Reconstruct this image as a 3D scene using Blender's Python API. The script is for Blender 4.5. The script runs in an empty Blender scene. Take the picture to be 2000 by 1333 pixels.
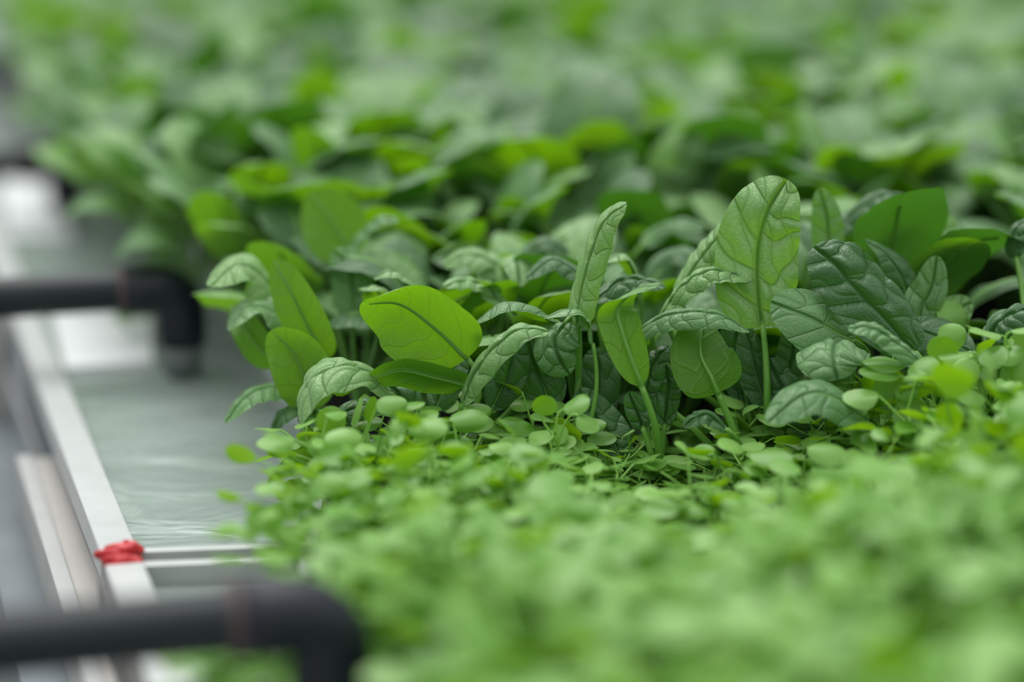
import bpy, math, random
import numpy as np
from mathutils import Vector, Matrix

# ------------------------------------------------------------------ camera, light, exposure
SC = bpy.context.scene
F_PX = 4722.0                     # 85 mm on a 36 mm wide frame of 2000 px
PITCH = math.radians(13.3)
CAM = np.array([0.0, 0.0, 0.370])
FWD = np.array([0.0, math.cos(PITCH), -math.sin(PITCH)])
UPV = np.array([0.0, math.sin(PITCH), math.cos(PITCH)])
RGT = np.array([1.0, 0.0, 0.0])

cd = bpy.data.cameras.new('camera'); cam = bpy.data.objects.new('camera', cd)
SC.collection.objects.link(cam); SC.camera = cam
cam.location = CAM; cam.rotation_euler = (math.pi/2-PITCH, 0, 0)
cd.sensor_width = 36; cd.lens = 85; cd.clip_start = 0.05; cd.clip_end = 60
cd.dof.use_dof = True; cd.dof.focus_distance = 1.205; cd.dof.aperture_fstop = 2.0
cd.dof.aperture_blades = 0

W = bpy.data.worlds.new('greenhouse_daylight'); SC.world = W; W.use_nodes = True
nt = W.node_tree; nt.nodes.clear()
o = nt.nodes.new('ShaderNodeOutputWorld'); bg = nt.nodes.new('ShaderNodeBackground')
tc = nt.nodes.new('ShaderNodeTexCoord'); sx = nt.nodes.new('ShaderNodeSeparateXYZ')
cr = nt.nodes.new('ShaderNodeValToRGB')
nt.links.new(tc.outputs['Generated'], sx.inputs[0]); nt.links.new(sx.outputs['Z'], cr.inputs[0])
nt.links.new(cr.outputs[0], bg.inputs[0]); nt.links.new(bg.outputs[0], o.inputs[0])
e = cr.color_ramp.elements
e[0].position = 0.0; e[0].color = (0.20, 0.215, 0.215, 1)
e[1].position = 1.0; e[1].color = (1.25, 1.27, 1.28, 1)
x = e.new(0.12); x.color = (0.42, 0.45, 0.45, 1)
x = e.new(0.5); x.color = (0.86, 0.89, 0.90, 1)
bg.inputs[1].default_value = 1.0

sd = bpy.data.lights.new('daylight', 'SUN'); sun = bpy.data.objects.new('daylight', sd)
SC.collection.objects.link(sun); sd.energy = 2.35; sd.angle = math.radians(50); sd.color = (1.0, 0.99, 0.96)
sun.rotation_euler = Vector((0.15, -0.42, -1)).to_track_quat('-Z', 'Y').to_euler()   # high, from behind and left

SC.view_settings.view_transform = 'Standard'; SC.view_settings.look = 'None'
SC.view_settings.gamma = 1; SC.view_settings.use_curve_mapping = False
SC.view_settings.exposure = 0.15

# ------------------------------------------------------------------ helpers
def A(*v): return np.array(v, float)
def ray(px, py): return FWD + RGT*((px-1000)/F_PX) - UPV*((py-666.5)/F_PX)
def P(px, py, d): return CAM + ray(px, py)*d              # the place at a distance d seen at (px, py)
def G(px, py, z=0.0):                                     # the place at height z seen at (px, py)
    r = ray(px, py); return CAM + r*((z-CAM[2])/r[2])
def NV(n): 
    w = RGT*n[0] + UPV*n[1] - FWD*n[2]; return w/np.linalg.norm(w)
def unit(v): return v/np.maximum(np.linalg.norm(v, axis=-1, keepdims=True), 1e-9)
RV = G(0, 1000)*0
v1, v2 = G(235.5, 1060, .012), G(56.5, 617, .012)
ALONG = unit(v2-v1)                                        # the rail's direction, away from the camera
ACROSS = A(ALONG[1], -ALONG[0], 0)                         # to the right

def tag(o, label=None, cat=None, group=None, kind=None):
    if label: o['label'] = label
    if cat: o['category'] = cat
    if group: o['group'] = group
    if kind: o['kind'] = kind
    return o
def link(name, me, parent=None):
    o = bpy.data.objects.new(name, me); SC.collection.objects.link(o)
    if parent: o.parent = parent
    return o
def empty(name, loc=(0, 0, 0), rz=0):
    o = bpy.data.objects.new(name, None); SC.collection.objects.link(o)
    o.empty_display_size = .02
    o.location = loc; o.rotation_euler = (0, 0, rz); return o
def mesh(name, V, Fc, mat, uv=None, uv2=None, tint=None, smooth=True, uvpair=None):
    me = bpy.data.meshes.new(name)
    V = np.asarray(V, float)
    if isinstance(Fc, np.ndarray):
        n = len(Fc); k = Fc.shape[1]
        me.vertices.add(len(V)); me.vertices.foreach_set('co', V.ravel())
        me.loops.add(n*k); me.loops.foreach_set('vertex_index', Fc.ravel().astype(np.int32))
        me.polygons.add(n); me.polygons.foreach_set('loop_start', np.arange(0, n*k, k, dtype=np.int32))
        me.update(calc_edges=True)
        li = Fc.ravel()
        for nm, u in (('UVMap', uv), ('veins', uv2)):
            if u is not None:
                l = me.uv_layers.new(name=nm); l.data.foreach_set('uv', np.asarray(u, float)[li].ravel())
        if tint is not None:
            at = me.attributes.new('tint', 'FLOAT', 'POINT'); at.data.foreach_set('value', np.asarray(tint, float))
        if smooth: me.polygons.foreach_set('use_smooth', np.ones(n, bool))
    else:
        me.from_pydata([tuple(v) for v in V], [], Fc); 
        for p in me.polygons: p.use_smooth = smooth
    me.materials.append(mat); me.validate(); me.update()
    return me

# ---- node material helper
def mat(name):
    m = bpy.data.materials.new(name); m.use_nodes = True
    t = m.node_tree; t.nodes.clear()
    out = t.nodes.new('ShaderNodeOutputMaterial')
    def n(kind, **kw):
        x = t.nodes.new('ShaderNode'+kind)
        for k, v in kw.items():
            if k.startswith('_'): setattr(x, k[1:], v)
            else: x.inputs[k.replace('_', ' ')].default_value = v
        return x
    return m, t, out, n
def simple(name, col, rough=.5, metal=0., noise=.15, scale=40, bump=.0, spec=.5, col2=None):
    m, t, out, n = mat(name)
    b = n('BsdfPrincipled', Roughness=rough, Metallic=metal); b.inputs['Specular IOR Level'].default_value = spec
    tc = n('TexCoord'); nz = n('TexNoise', Scale=scale, Detail=5.0)
    mx = n('Mix', _data_type='RGBA')
    c2 = col2 or tuple(c*(1-noise*2) for c in col)
    mx.inputs[6].default_value = (*col, 1); mx.inputs[7].default_value = (*c2, 1)
    t.links.new(tc.outputs['Object'], nz.inputs['Vector']); t.links.new(nz.outputs[0], mx.inputs[0])
    t.links.new(mx.outputs[2], b.inputs['Base Color'])
    if bump:
        bp = n('Bump', Strength=bump, Distance=.001); t.links.new(nz.outputs[0], bp.inputs['Height'])
        t.links.new(bp.outputs[0], b.inputs['Normal'])
    t.links.new(b.outputs[0], out.inputs[0]); return m

def leaf_material(name, up_a, up_b, under_a, under_b, trans, rough=.35, veins=True, bump=.9, tw=.33, vein_up=(.03, .12, .015), vein_un=(.22, .42, .10)):
    m, t, out, n = mat(name); L = t.links.new
    def M(op, a, b=None, c=None, clamp=False):
        x = n('Math', _operation=op, _use_clamp=clamp)
        for i, v in enumerate((a, b, c)):
            if v is None: continue
            if hasattr(v, 'is_output') or isinstance(v, bpy.types.NodeSocket): L(v, x.inputs[i])
            else: x.inputs[i].default_value = v
        return x.outputs[0]
    def MX(f, a, b):
        x = n('Mix', _data_type='RGBA')
        for i, v in ((0, f), (6, a), (7, b)):
            if isinstance(v, bpy.types.NodeSocket): L(v, x.inputs[i])
            elif i: x.inputs[i].default_value = (*v, 1)
            else: x.inputs[i].default_value = v
        return x.outputs[2]
    at = n('Attribute'); at.attribute_name = 'tint'
    oi = n('ObjectInfo')
    var = M('FRACT', M('ADD', at.outputs['Fac'], oi.outputs['Random']))
    geo = n('NewGeometry'); tc = n('TexCoord')
    nz = n('TexNoise', Scale=90.0, Detail=4.0); L(tc.outputs['Object'], nz.inputs['Vector'])
    var2 = M('ADD', M('MULTIPLY', var, .75), M('MULTIPLY', nz.outputs[0], .25))
    up = MX(var2, up_a, up_b); un = MX(var2, under_a, under_b)
    height = M('MULTIPLY', nz.outputs[0], .25)
    if veins:
        uv1 = n('UVMap', _uv_map='UVMap'); uv2 = n('UVMap', _uv_map='veins')
        s1 = n('SeparateXYZ'); s2 = n('SeparateXYZ'); L(uv1.outputs[0], s1.inputs[0]); L(uv2.outputs[0], s2.inputs[0])
        def line(src, w):            # 1 on the line at integers
            d = M('ABSOLUTE', M('SUBTRACT', M('FRACT', M('ADD', src, .5)), .5))
            return M('SUBTRACT', 1.0, M('DIVIDE', d, w), clamp=True)
        mid = M('SUBTRACT', 1.0, M('DIVIDE', M('ABSOLUTE', s1.outputs['Y']), .0013), clamp=True)
        lat = line(s2.outputs['X'], .06)
        sec = line(s2.outputs['Y'], .10)
        v = M('MAXIMUM', M('MULTIPLY', mid, 1.0), M('MAXIMUM', M('MULTIPLY', lat, .65), M('MULTIPLY', sec, .42)))
        # fine network
        vo = n('TexVoronoi', _feature='DISTANCE_TO_EDGE', Scale=330.0); L(uv1.outputs[0], vo.inputs['Vector'])
        fine = M('SUBTRACT', 1.0, M('DIVIDE', vo.outputs['Distance'], .12), clamp=True)
        v = M('MAXIMUM', v, M('MULTIPLY', fine, .16))
        up = MX(M('MULTIPLY', v, .85), up, vein_up); un = MX(M('MULTIPLY', v, .65), un, vein_un)
        height = M('SUBTRACT', height, M('MULTIPLY', v, 1.0))
    col = MX(geo.outputs['Backfacing'], up, un)
    pr = n('BsdfPrincipled', Roughness=rough); L(col, pr.inputs['Base Color'])
    rg = M('ADD', rough, M('MULTIPLY', geo.outputs['Backfacing'], .2)); L(rg, pr.inputs['Roughness'])
    pr.inputs['Specular IOR Level'].default_value = .5
    pr.inputs['Sheen Weight'].default_value = .12; pr.inputs['Sheen Roughness'].default_value = .5
    pr.inputs['Sheen Tint'].default_value = (.85, .95, .9, 1)
    bp = n('Bump', Strength=bump, Distance=.0009); L(height, bp.inputs['Height']); L(bp.outputs[0], pr.inputs['Normal'])
    tr = n('BsdfTranslucent'); tcol = MX(var2, trans, tuple(c*.8 for c in trans))
    if veins: tcol = MX(M('MULTIPLY', v, .5), tcol, tuple(c*.5 for c in trans))
    L(tcol, tr.inputs['Color']); 
    ms = n('MixShader'); ms.inputs[0].default_value = tw
    L(pr.outputs[0], ms.inputs[1]); L(tr.outputs[0], ms.inputs[2]); L(ms.outputs[0], out.inputs[0])
    return m

SPIN = leaf_material('spinach_leaf', (.215, .390, .165), (.095, .235, .075), (.11, .29, .02), (.075, .21, .012), (.20, .50, .002))
DARK = leaf_material('spinach_leaf_dark_shaded', (.080, .190, .062), (.034, .105, .030), (.08, .23, .03), (.055, .17, .02), (.09, .32, .006), tw=.25)  # dark green leaves; on fillers the colour also carries the shade between plants
PALE = leaf_material('spinach_leaf_pale', (.295, .490, .200), (.175, .370, .100), (.15, .35, .025), (.10, .27, .015), (.26, .58, .003))
CRESS = leaf_material('cress_leaf', (.270, .500, .120), (.095, .280, .018), (.18, .42, .02), (.12, .33, .012), (.36, .68, .002), veins=False, bump=.15)
def stem_material(name, a, b):
    m, t, out, n = mat(name)
    pr = n('BsdfPrincipled', Roughness=.4); oi = n('ObjectInfo')
    mx = n('Mix', _data_type='RGBA'); mx.inputs[6].default_value = (*a, 1); mx.inputs[7].default_value = (*b, 1)
    t.links.new(oi.outputs['Random'], mx.inputs[0]); t.links.new(mx.outputs[2], pr.inputs['Base Color'])
    pr.inputs['Subsurface Weight'].default_value = .15; pr.inputs['Subsurface Radius'].default_value = (.002, .004, .001)
    t.links.new(pr.outputs[0], out.inputs[0]); return m
STEM = stem_material('leaf_stalk', (.16, .36, .06), (.10, .26, .035))
CSTEM = stem_material('cress_stem', (.24, .48, .08), (.17, .38, .05))

# ------------------------------------------------------------------ leaf and tube geometry
def spline(pts, u):
    pts = np.asarray(pts, float); n = len(pts)
    ext = np.vstack([2*pts[0]-pts[1], pts, 2*pts[-1]-pts[-2]])
    x = np.clip(u, 0, 1)*(n-1); i = np.minimum(x.astype(int), n-2); f = (x-i)[:, None]
    a, b, c, d = ext[i], ext[i+1], ext[i+2], ext[i+3]
    return .5*((2*b)+(-a+c)*f+(2*a-5*b+4*c-d)*f**2+(-a+3*b-3*c+d)*f**3)

def leaf_arrays(pts, nrm, hw, cup=(.5, .5), nt_=40, ns_=24, quilt=.0008, seed=0, wave=.05, skew=.85, blunt=.5, spacing=.010, cup_end=None):
    """pts: midrib from stalk to tip; nrm: direction the upper face looks; hw: half width; cup: how far each side rolls down."""
    rng = np.random.RandomState(seed)
    u = .5-.5*np.cos(np.linspace(0, math.pi, nt_+1)); u[0] = 0; u[-1] = 1
    C = spline(pts, u); T = unit(np.gradient(C, axis=0))
    nrm = np.atleast_2d(nrm)
    Nn = spline(nrm, u) if len(nrm) > 1 else np.repeat(nrm, len(u), 0)
    S = unit(np.cross(T, Nn)); Nn = unit(np.cross(S, T))
    Ltot = np.sum(np.linalg.norm(np.diff(C, axis=0), axis=1))
    ue = u**skew
    w = hw*np.clip(4*ue*(1-ue), 0, 1)**blunt
    w = np.maximum(w, hw*.012)
    s = np.linspace(-1, 1, 2*(ns_//2)+1)
    cl, crr = cup
    if cup_end is None: cup_end = cup
    V = np.zeros((len(u), len(s), 3)); q = np.zeros((len(u), len(s))); r = q.copy(); sl = q.copy(); tl = q.copy()
    ph = rng.rand(8)*6.28
    for j, sj in enumerate(s):
        a = sj*w
        k = ((cl*(1-u)+cup_end[0]*u) if sj < 0 else (crr*(1-u)+cup_end[1]*u))/hw
        k = np.where(np.abs(k) < 1e-3, 1e-3, k)
        xx = np.sin(k*a)/k; zz = -(1-np.cos(k*a))/k
        along = u*Ltot
        side = 1 if sj > 0 else 0
        warp = .0024*np.sin(along*150+ph[0]+side*2.3)+.0012*np.sin(a*330+ph[1]+along*240+side)
        qq = (along-np.abs(a)*.50-np.abs(a)**2*14+warp)/(spacing*1.25)+.5+side*.43*min(1, abs(sj)*3)
        rr = (np.abs(a)*1.0+.45*along*(1 if side else -1)+.0022*np.sin(along*230+ph[2]+side)+.0018*np.sin(a*260+ph[3]))/(spacing*.85)
        cell = np.abs(np.sin(math.pi*qq))**.7*(.55+.45*np.abs(np.sin(math.pi*rr)))
        fade = np.minimum(1, abs(sj)*5)*np.clip(w/hw*1.3-.2, 0, 1)
        hgt = quilt*(cell-.5)*fade-quilt*.8*(1-min(1, abs(sj)*7))
        wv = wave*hw*abs(sj)**3*(np.sin(along*110+ph[4+side])+.5*np.sin(along*230+ph[6+side]))*np.clip(w/hw, 0, 1)
        V[:, j] = C+S*xx[:, None]+Nn*(zz+hgt+wv)[:, None]
        q[:, j] = qq; r[:, j] = rr; sl[:, j] = a; tl[:, j] = along
    nu, nsn = len(u), len(s)
    idx = np.arange(nu*nsn).reshape(nu, nsn)
    Fc = np.stack([idx[:-1, :-1], idx[:-1, 1:], idx[1:, 1:], idx[1:, :-1]], -1).reshape(-1, 4)
    uv = np.stack([tl.ravel(), sl.ravel()], 1); uv2 = np.stack([q.ravel(), r.ravel()], 1)
    return V.reshape(-1, 3), Fc, uv, uv2, C, Nn, T

def tube_arrays(pts, rad, n=8, cap=True):
    pts = np.asarray(pts, float); rad = np.broadcast_to(np.asarray(rad, float), (len(pts),))
    T = unit(np.gradient(pts, axis=0)); ref = A(.31, .17, .93)
    if abs(np.dot(T[0], ref)) > .95: ref = A(1, 0, 0)
    X = []; x = unit(np.cross(T[0], ref))
    for t in T:
        x = unit(x-t*np.dot(x, t)); X.append(x)
    X = np.array(X); Y = np.cross(T, X)
    an = np.linspace(0, 2*math.pi, n, endpoint=False)
    V = pts[:, None]+rad[:, None, None]*(np.cos(an)[None, :, None]*X[:, None]+np.sin(an)[None, :, None]*Y[:, None])
    m = len(pts); idx = np.arange(m*n).reshape(m, n); nx = np.roll(idx, -1, 1)
    Fc = np.stack([idx[:-1], nx[:-1], nx[1:], idx[1:]], -1).reshape(-1, 4)
    return V.reshape(-1, 3), Fc

def bez(p0, p1, p2, p3, n=14):
    t = np.linspace(0, 1, n)[:, None]
    return (1-t)**3*p0+3*(1-t)**2*t*p1+3*(1-t)*t*t*p2+t**3*p3

# ------------------------------------------------------------------ the growing table
ALU = simple('aluminium', (.52, .54, .535), .42, .25, .12, 60, .25, col2=(.40, .42, .41))
LIP = simple('dull_aluminium', (.42, .43, .42), .55, .1, .12, 30, .1)
ALU_B = simple('beige_profile', (.50, .48, .45), .55, 0, .12, 30, .1)
STEEL = simple('galvanised_steel', (.20, .23, .25), .5, .4, .2, 30, .1)
DIRTY = simple('stained_steel', (.22, .22, .21), .7, 0, .3, 70, .5, col2=(.05, .04, .035))
PIPE = simple('dark_pvc', (.007, .015, .018), .48, 0, .15, 30, .05, spec=.4)
ELB = simple('dark_pvc_fitting', (.008, .012, .021), .48, 0, .15, 30, .05, spec=.4)
GLUE = simple('brown_glue', (.10, .065, .065), .6, 0, .2, 200, .3)
INSERT = simple('grey_pipe_end', (.24, .26, .26), .45, 0, .15, 40)
RED = simple('red_sealant', (.62, .030, .035), .38, 0, .12, 150, .6, col2=(.45, .012, .02))
FOAM = simple('white_foam', (.78, .80, .82), .7, 0, .05, 300, .3)
GAP_SHADE = simple('raft_gap_shade', (.012, .014, .010), .95, 0, .4, 120, .8)  # near-black colour for the shade between the stems
LINER = simple('grey_liner', (.72, .76, .75), .6, 0, .12, 8, .2, col2=(.5, .58, .54))
CONC = simple('concrete', (.30, .31, .31), .85, 0, .2, 5, .2)
BLACK = simple('dark_frame', (.045, .055, .065), .6, 0, .2, 20)

def water_material():
    m, t, out, n = mat('water')
    g = n('BsdfPrincipled', Roughness=.03, IOR=1.33); g.inputs['Base Color'].default_value = (.50, .59, .55, 1)
    g.inputs['Transmission Weight'].default_value = .45
    tc = n('TexCoord'); mp = n('Mapping'); mp.inputs['Scale'].default_value = (1, 1.6, 1)
    nz = n('TexNoise', Scale=14.0, Detail=3.0, Distortion=.6); bp = n('Bump', Strength=.5, Distance=.012)
    t.links.new(tc.outputs['Object'], mp.inputs[0]); t.links.new(mp.outputs[0], nz.inputs['Vector'])
    t.links.new(nz.outputs[0], bp.inputs['Height']); t.links.new(bp.outputs[0], g.inputs['Normal'])
    t.links.new(g.outputs[0], out.inputs[0]); return m
WATER = water_material()

def box(p0, p1, w, z0, z1, side=0.0):
    """a bar from p0 to p1 (plan points), width w, between heights z0 and z1"""
    p0 = A(p0[0], p0[1], 0); p1 = A(p1[0], p1[1], 0); d = unit(p1-p0); s = A(d[1], -d[0], 0)
    V = []
    for p in (p0, p1):
        for k in (-.5, .5):
            for z in (z0, z1): V.append(p+s*w*(k+side)+A(0, 0, z))
    Fc = [(0, 1, 3, 2), (4, 6, 7, 5), (0, 4, 5, 1), (2, 3, 7, 6), (1, 5, 7, 3), (0, 2, 6, 4)]
    return V, Fc
def bar(name, m, *a, parent=None, bevel=.0008, **k):
    V, Fc = box(*a, **k); me = mesh(name, V, Fc, m, smooth=False); o = link(name, me, parent)
    b = o.modifiers.new('b', 'BEVEL'); b.width = bevel; b.segments = 2; return o
def poly(name, m, pts, z0, z1, parent=None):
    n = len(pts); V = [A(p[0], p[1], z0) for p in pts]+[A(p[0], p[1], z1) for p in pts]
    Fc = [tuple(range(n))[::-1], tuple(range(n, 2*n))]+[(i, (i+1) % n, n+(i+1) % n, n+i) for i in range(n)]
    me = mesh(name, V, Fc, m, smooth=False); return link(name, me, parent)

J = G(236, 1085, .012)                                   # the joint under the red sealant
RAIL = lambda s, off=0.0: J+ALONG*s+ACROSS*off
fl = poly('floor', CONC, [(-4, -1), (4, -1), (4, 8), (-4, 8)], -.86, -.80)
tag(fl, 'grey concrete greenhouse floor under the growing table', 'floor', kind='structure')
RW = .0178
r1 = bar('edge_rail', ALU, RAIL(.005), RAIL(3.4), RW, -.004, .012)
tag(r1, 'long silver aluminium edge rail running away beyond the red sealant', 'rail')
r2 = bar('edge_rail', ALU, RAIL(-.012), RAIL(-.75), RW, -.004, .012)
tag(r2, 'short silver aluminium edge rail on the near side of the red sealant', 'rail')
sk = bar('side_skirt', DIRTY, RAIL(-.012, -.0105), RAIL(-.75, -.0105), .003, -.075, .006)
tag(sk, 'stained dark metal side strip beside the near edge rail under the lowest pipe', 'strip')
# cross rails
ca, cb = G(272, 1072, .012), G(700, 1056, .012); dcx = unit(cb-ca)
c1 = bar('cross_rail', ALU, ca, ca+dcx*1.3, .0062, -.016, .0115)
tag(c1, 'white cross rail meeting the red sealant, the farther of the pair', 'rail')
ca2 = G(272, 1101, .010)
c2 = bar('cross_rail', ALU, ca2, ca2+dcx*1.3, .0072, -.016, .010)
tag(c2, 'white cross rail meeting the red sealant, the nearer of the pair', 'rail')
# lower profiles outside the edge rail
lg = empty('ledge_profile', RAIL(0, -.05)); lg.location = (0, 0, 0)
zl = -.022
l0, l1 = G(72, 893, zl), G(152, 1170, zl); dl = ALONG
b1 = bar('profile_body', ALU_B, l0, l0-dl*.62, .022, zl-.03, zl, parent=lg)
b2 = bar('raised_lip', LIP, l0+ACROSS*-.0075, l0-dl*.62+ACROSS*-.0075, .009, zl-.03, zl+.002, parent=lg)
tag(b2, 'paler bright lip'); tag(lg, 'pale beige metal ledge profile left of the edge rail, low down', 'profile')
g0 = G(66, 1194, -.06)
gr = bar('support_beam', STEEL, g0-dl*.4, g0+dl*2.6, .009, -.09, -.06)
tag(gr, 'narrow grey steel beam, leftmost along the table side', 'beam')
d0 = G(110, 800, -.05)
dk = bar('table_side_beam', STEEL, RAIL(-.8, -.028), RAIL(3.4, -.028), .040, -.13, -.052)
tag(dk, 'dark blue-grey steel beam below the ledge beside the edge rail', 'beam')
wp = bar('basin_side', STEEL, RAIL(-.75, .002), RAIL(3.4, .002), .010, -.056, -.004)
tag(wp, 'grey metal side wall of the basin right under the edge rail', 'wall panel')
ps = G(6, 860, -.07); ps2 = P(6, 600, 1.46)
pb = bar('support_post', ALU_B, ps+A(-.012, .0, 0), ps+A(.004, 0, 0), .014, -.80, .038)
tag(pb, 'pale beige upright post under the middle black pipe at table edge', 'post')

# basin, water
inner = .009
basin = empty('water_basin')
pts = [RAIL(-.75, inner), RAIL(-.75, 1.7), RAIL(3.4, 2.6), RAIL(3.4, inner)]
bl = poly('liner', LINER, pts, -.050, -.042, basin)
tag(basin, 'shallow grey-green lined water basin inside the aluminium rail', 'basin')
me = mesh('water', [A(p[0], p[1], 0) for p in pts], [(0, 1, 2, 3)], WATER, smooth=False)
wt = link('water', me); tag(wt, 'still grey-green water between edge rail and plants', 'water', kind='structure')

# red sealant: two lumps on the joint
def lump(name, c, sx_, sy_, sz_, seed, ax):
    rng = np.random.RandomState(seed); V = []; nu, nv = 28, 18
    ph = rng.rand(6)*6
    for i in range(nv+1):
        for j in range(nu):
            th = math.pi*i/nv; p = 2*math.pi*j/nu
            d = A(math.sin(th)*math.cos(p), math.sin(th)*math.sin(p), math.cos(th))
            k = 1+.13*math.sin(3*p+ph[0]+2*th)+.09*math.sin(5*p+ph[1])*math.sin(th)+.10*math.sin(4*th+ph[2]+p)+.05*math.sin(9*p+7*th+ph[3])
            v = d*k
            V.append(c+ax*v[0]*sx_+A(-ax[1], ax[0], 0)*v[1]*sy_+A(0, 0, v[2]*sz_))
    idx = np.arange((nv+1)*nu).reshape(nv+1, nu); nx = np.roll(idx, -1, 1)
    Fc = np.stack([idx[:-1], idx[1:], nx[1:], nx[:-1]], -1).reshape(-1, 4)
    return link(name, mesh(name, V, Fc, RED))
ax = dcx
s1 = lump('sealant_blob', G(246, 1075, .0135), .0080, .0050, .0042, 1, ax)
lob = lump('sealant_smear', G(218, 1083, .0125), .0075, .0038, .0028, 5, ax); lob.parent = s1
tag(s1, 'larger rough red sealant blob on the rail joint, farther of the two', 'sealant')
s2 = lump('sealant_blob', G(238, 1099, .0115), .0092, .0028, .0034, 3, ax)
tag(s2, 'flat red sealant blob on the rail joint, nearer of the two', 'sealant')

# ------------------------------------------------------------------ pipes
def pipe(corner, Lpipe, drop, label, end_ins=True, ring=True, tilt=0.0):
    """corner: where the two axes meet; pipe runs to the left over the rail, the outlet points down."""
    root = empty('water_pipe', (corner[0], corner[1], 0))
    R0 = .0125; R1 = .0152
    back = unit(-ACROSS+A(0, 0, tilt)); dn = A(0, 0, -1); c = A(0, 0, corner[2])
    ob = lambda nm, V, F_, m: link(nm, mesh(nm, V, F_, m), root)
    V, F_ = tube_arrays([c+back*.030, c+back*.032, c+back*Lpipe], [R0, R0, R0], 40); ob('pipe', V, F_, PIPE)
    r = .0175                                             # bend radius of the elbow
    arc = [c+back*.036, c+back*.0358, c+back*.024, c+back*r]
    rad = [R0-.001, R1, R1, R1]
    for k in range(1, 9):
        a = k/9*math.pi/2
        arc.append(c+back*r*(1-math.sin(a))+dn*r*(1-math.cos(a))); rad.append(R1*(1+.0*math.sin(2*a)))
    arc += [c+dn*r, c+dn*.026, c+dn*.0358, c+dn*.036]; rad += [R1, R1, R1, R0-.001]
    V, F_ = tube_arrays(arc, rad, 40); ob('elbow', V, F_, ELB)
    if ring:
        V, F_ = tube_arrays([c+back*.0345, c+back*.0350, c+back*.0385, c+back*.039], [R0, R1*1.02, R1*.95, R0], 32); g = ob('glue_ring', V, F_, GLUE)
        tag(g, 'brown glue ring')
    V, F_ = tube_arrays([c+dn*.034, c+dn*drop, c+dn*drop, c+dn*.03], [R0, R0, R0-.002, R0-.002], 40); g = ob('outlet', V, F_, INSERT)
    tag(g, 'lighter grey outlet end')
    tag(root, label, 'pipe'); return root
dn1 = P(646, 1194, .905); pipe(dn1, 1.2, .050, 'black plastic water pipe with elbow, lowest and nearest in the photo')
dn2 = P(352, 562, 1.50); pipe(dn2, 1.4, .053, 'black plastic water pipe with elbow, the middle one ending over open water')
dn3 = P(128, 315, 2.03); pipe(dn3, 1.2, .055, 'blurred black pipe with elbow beyond the middle pipe, beside the plants')
dn4 = P(2, 118, 2.62); pipe(dn4, 1.0, .055, 'faint black pipe end at the far upper left corner of the table')

# foam board on the water and the leaf on it
fp = [G(96, 600, 0), G(290, 596, 0), G(300, 716, 0), G(128, 728, 0)]
fb = poly('foam_or_glare_sheet', FOAM, fp, -.004, .003); tag(fb, 'white foam board floating on the water behind the middle pipe elbow', 'board')
sky_glare = poly('foam_or_glare_sheet', FOAM, [G(0, 330, 0), G(100, 340, 0), G(140, 470, 0), G(10, 470, 0)], -.004, .004)  # white sheet in place of the bright sky reflection on the water
tag(sky_glare, 'white sheet standing in for sky reflected in the water beneath the third pipe', 'board')

# ------------------------------------------------------------------ growing rafts
def raft(name, px, label, top=.012, inset=.010):
    pts = [G(x, y, 0) for x, y in px]; root = empty(name)
    poly('foam_edge', FOAM, pts, -.012, top-.002, root)
    c = sum(pts)/len(pts); ins = [p+unit(c-p)*inset for p in pts]
    o = poly('shade_sheet', GAP_SHADE, ins, top-.003, top, root); tag(o, 'dark sheet standing in for shade under the plants')  # dark sheet added so the gaps under the leaves look deeply shaded
    tag(root, label, 'raft'); return root
_a = ca+dcx*.075; _b = ca+dcx*.85; _o = unit(A(dcx[1], -dcx[0], 0))
_px = lambda p: pixel0(p)
def pixel0(p):
    v = p-CAM; d = v@FWD; return 1000+F_PX*(v@RGT)/d, 666.5-F_PX*(v@UPV)/d
_f = [tuple(pixel0(A(q[0], q[1], 0))) for q in (_b+_o*-.004, _a+_o*-.004)]
raft('growing_raft', [(600, 960), (640, 920), (2600, 800)]+_f, 'white-edged floating raft of cress between the cross rails and the spinach')
_f = [tuple(pixel0(A(q[0], q[1], 0))) for q in (_a+_o*.022, _b+_o*.022)]
raft('growing_raft', _f+[(3400, 2300), (420, 1560), (500, 1330)], 'white-edged floating raft of cress in front of the cross rails')
raft('growing_raft', [(650, 905), (555, 770), (380, 480), (210, 200), (40, -60), (2300, -60), (2600, 780)], 'white-edged floating raft carrying the spinach')

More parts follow.
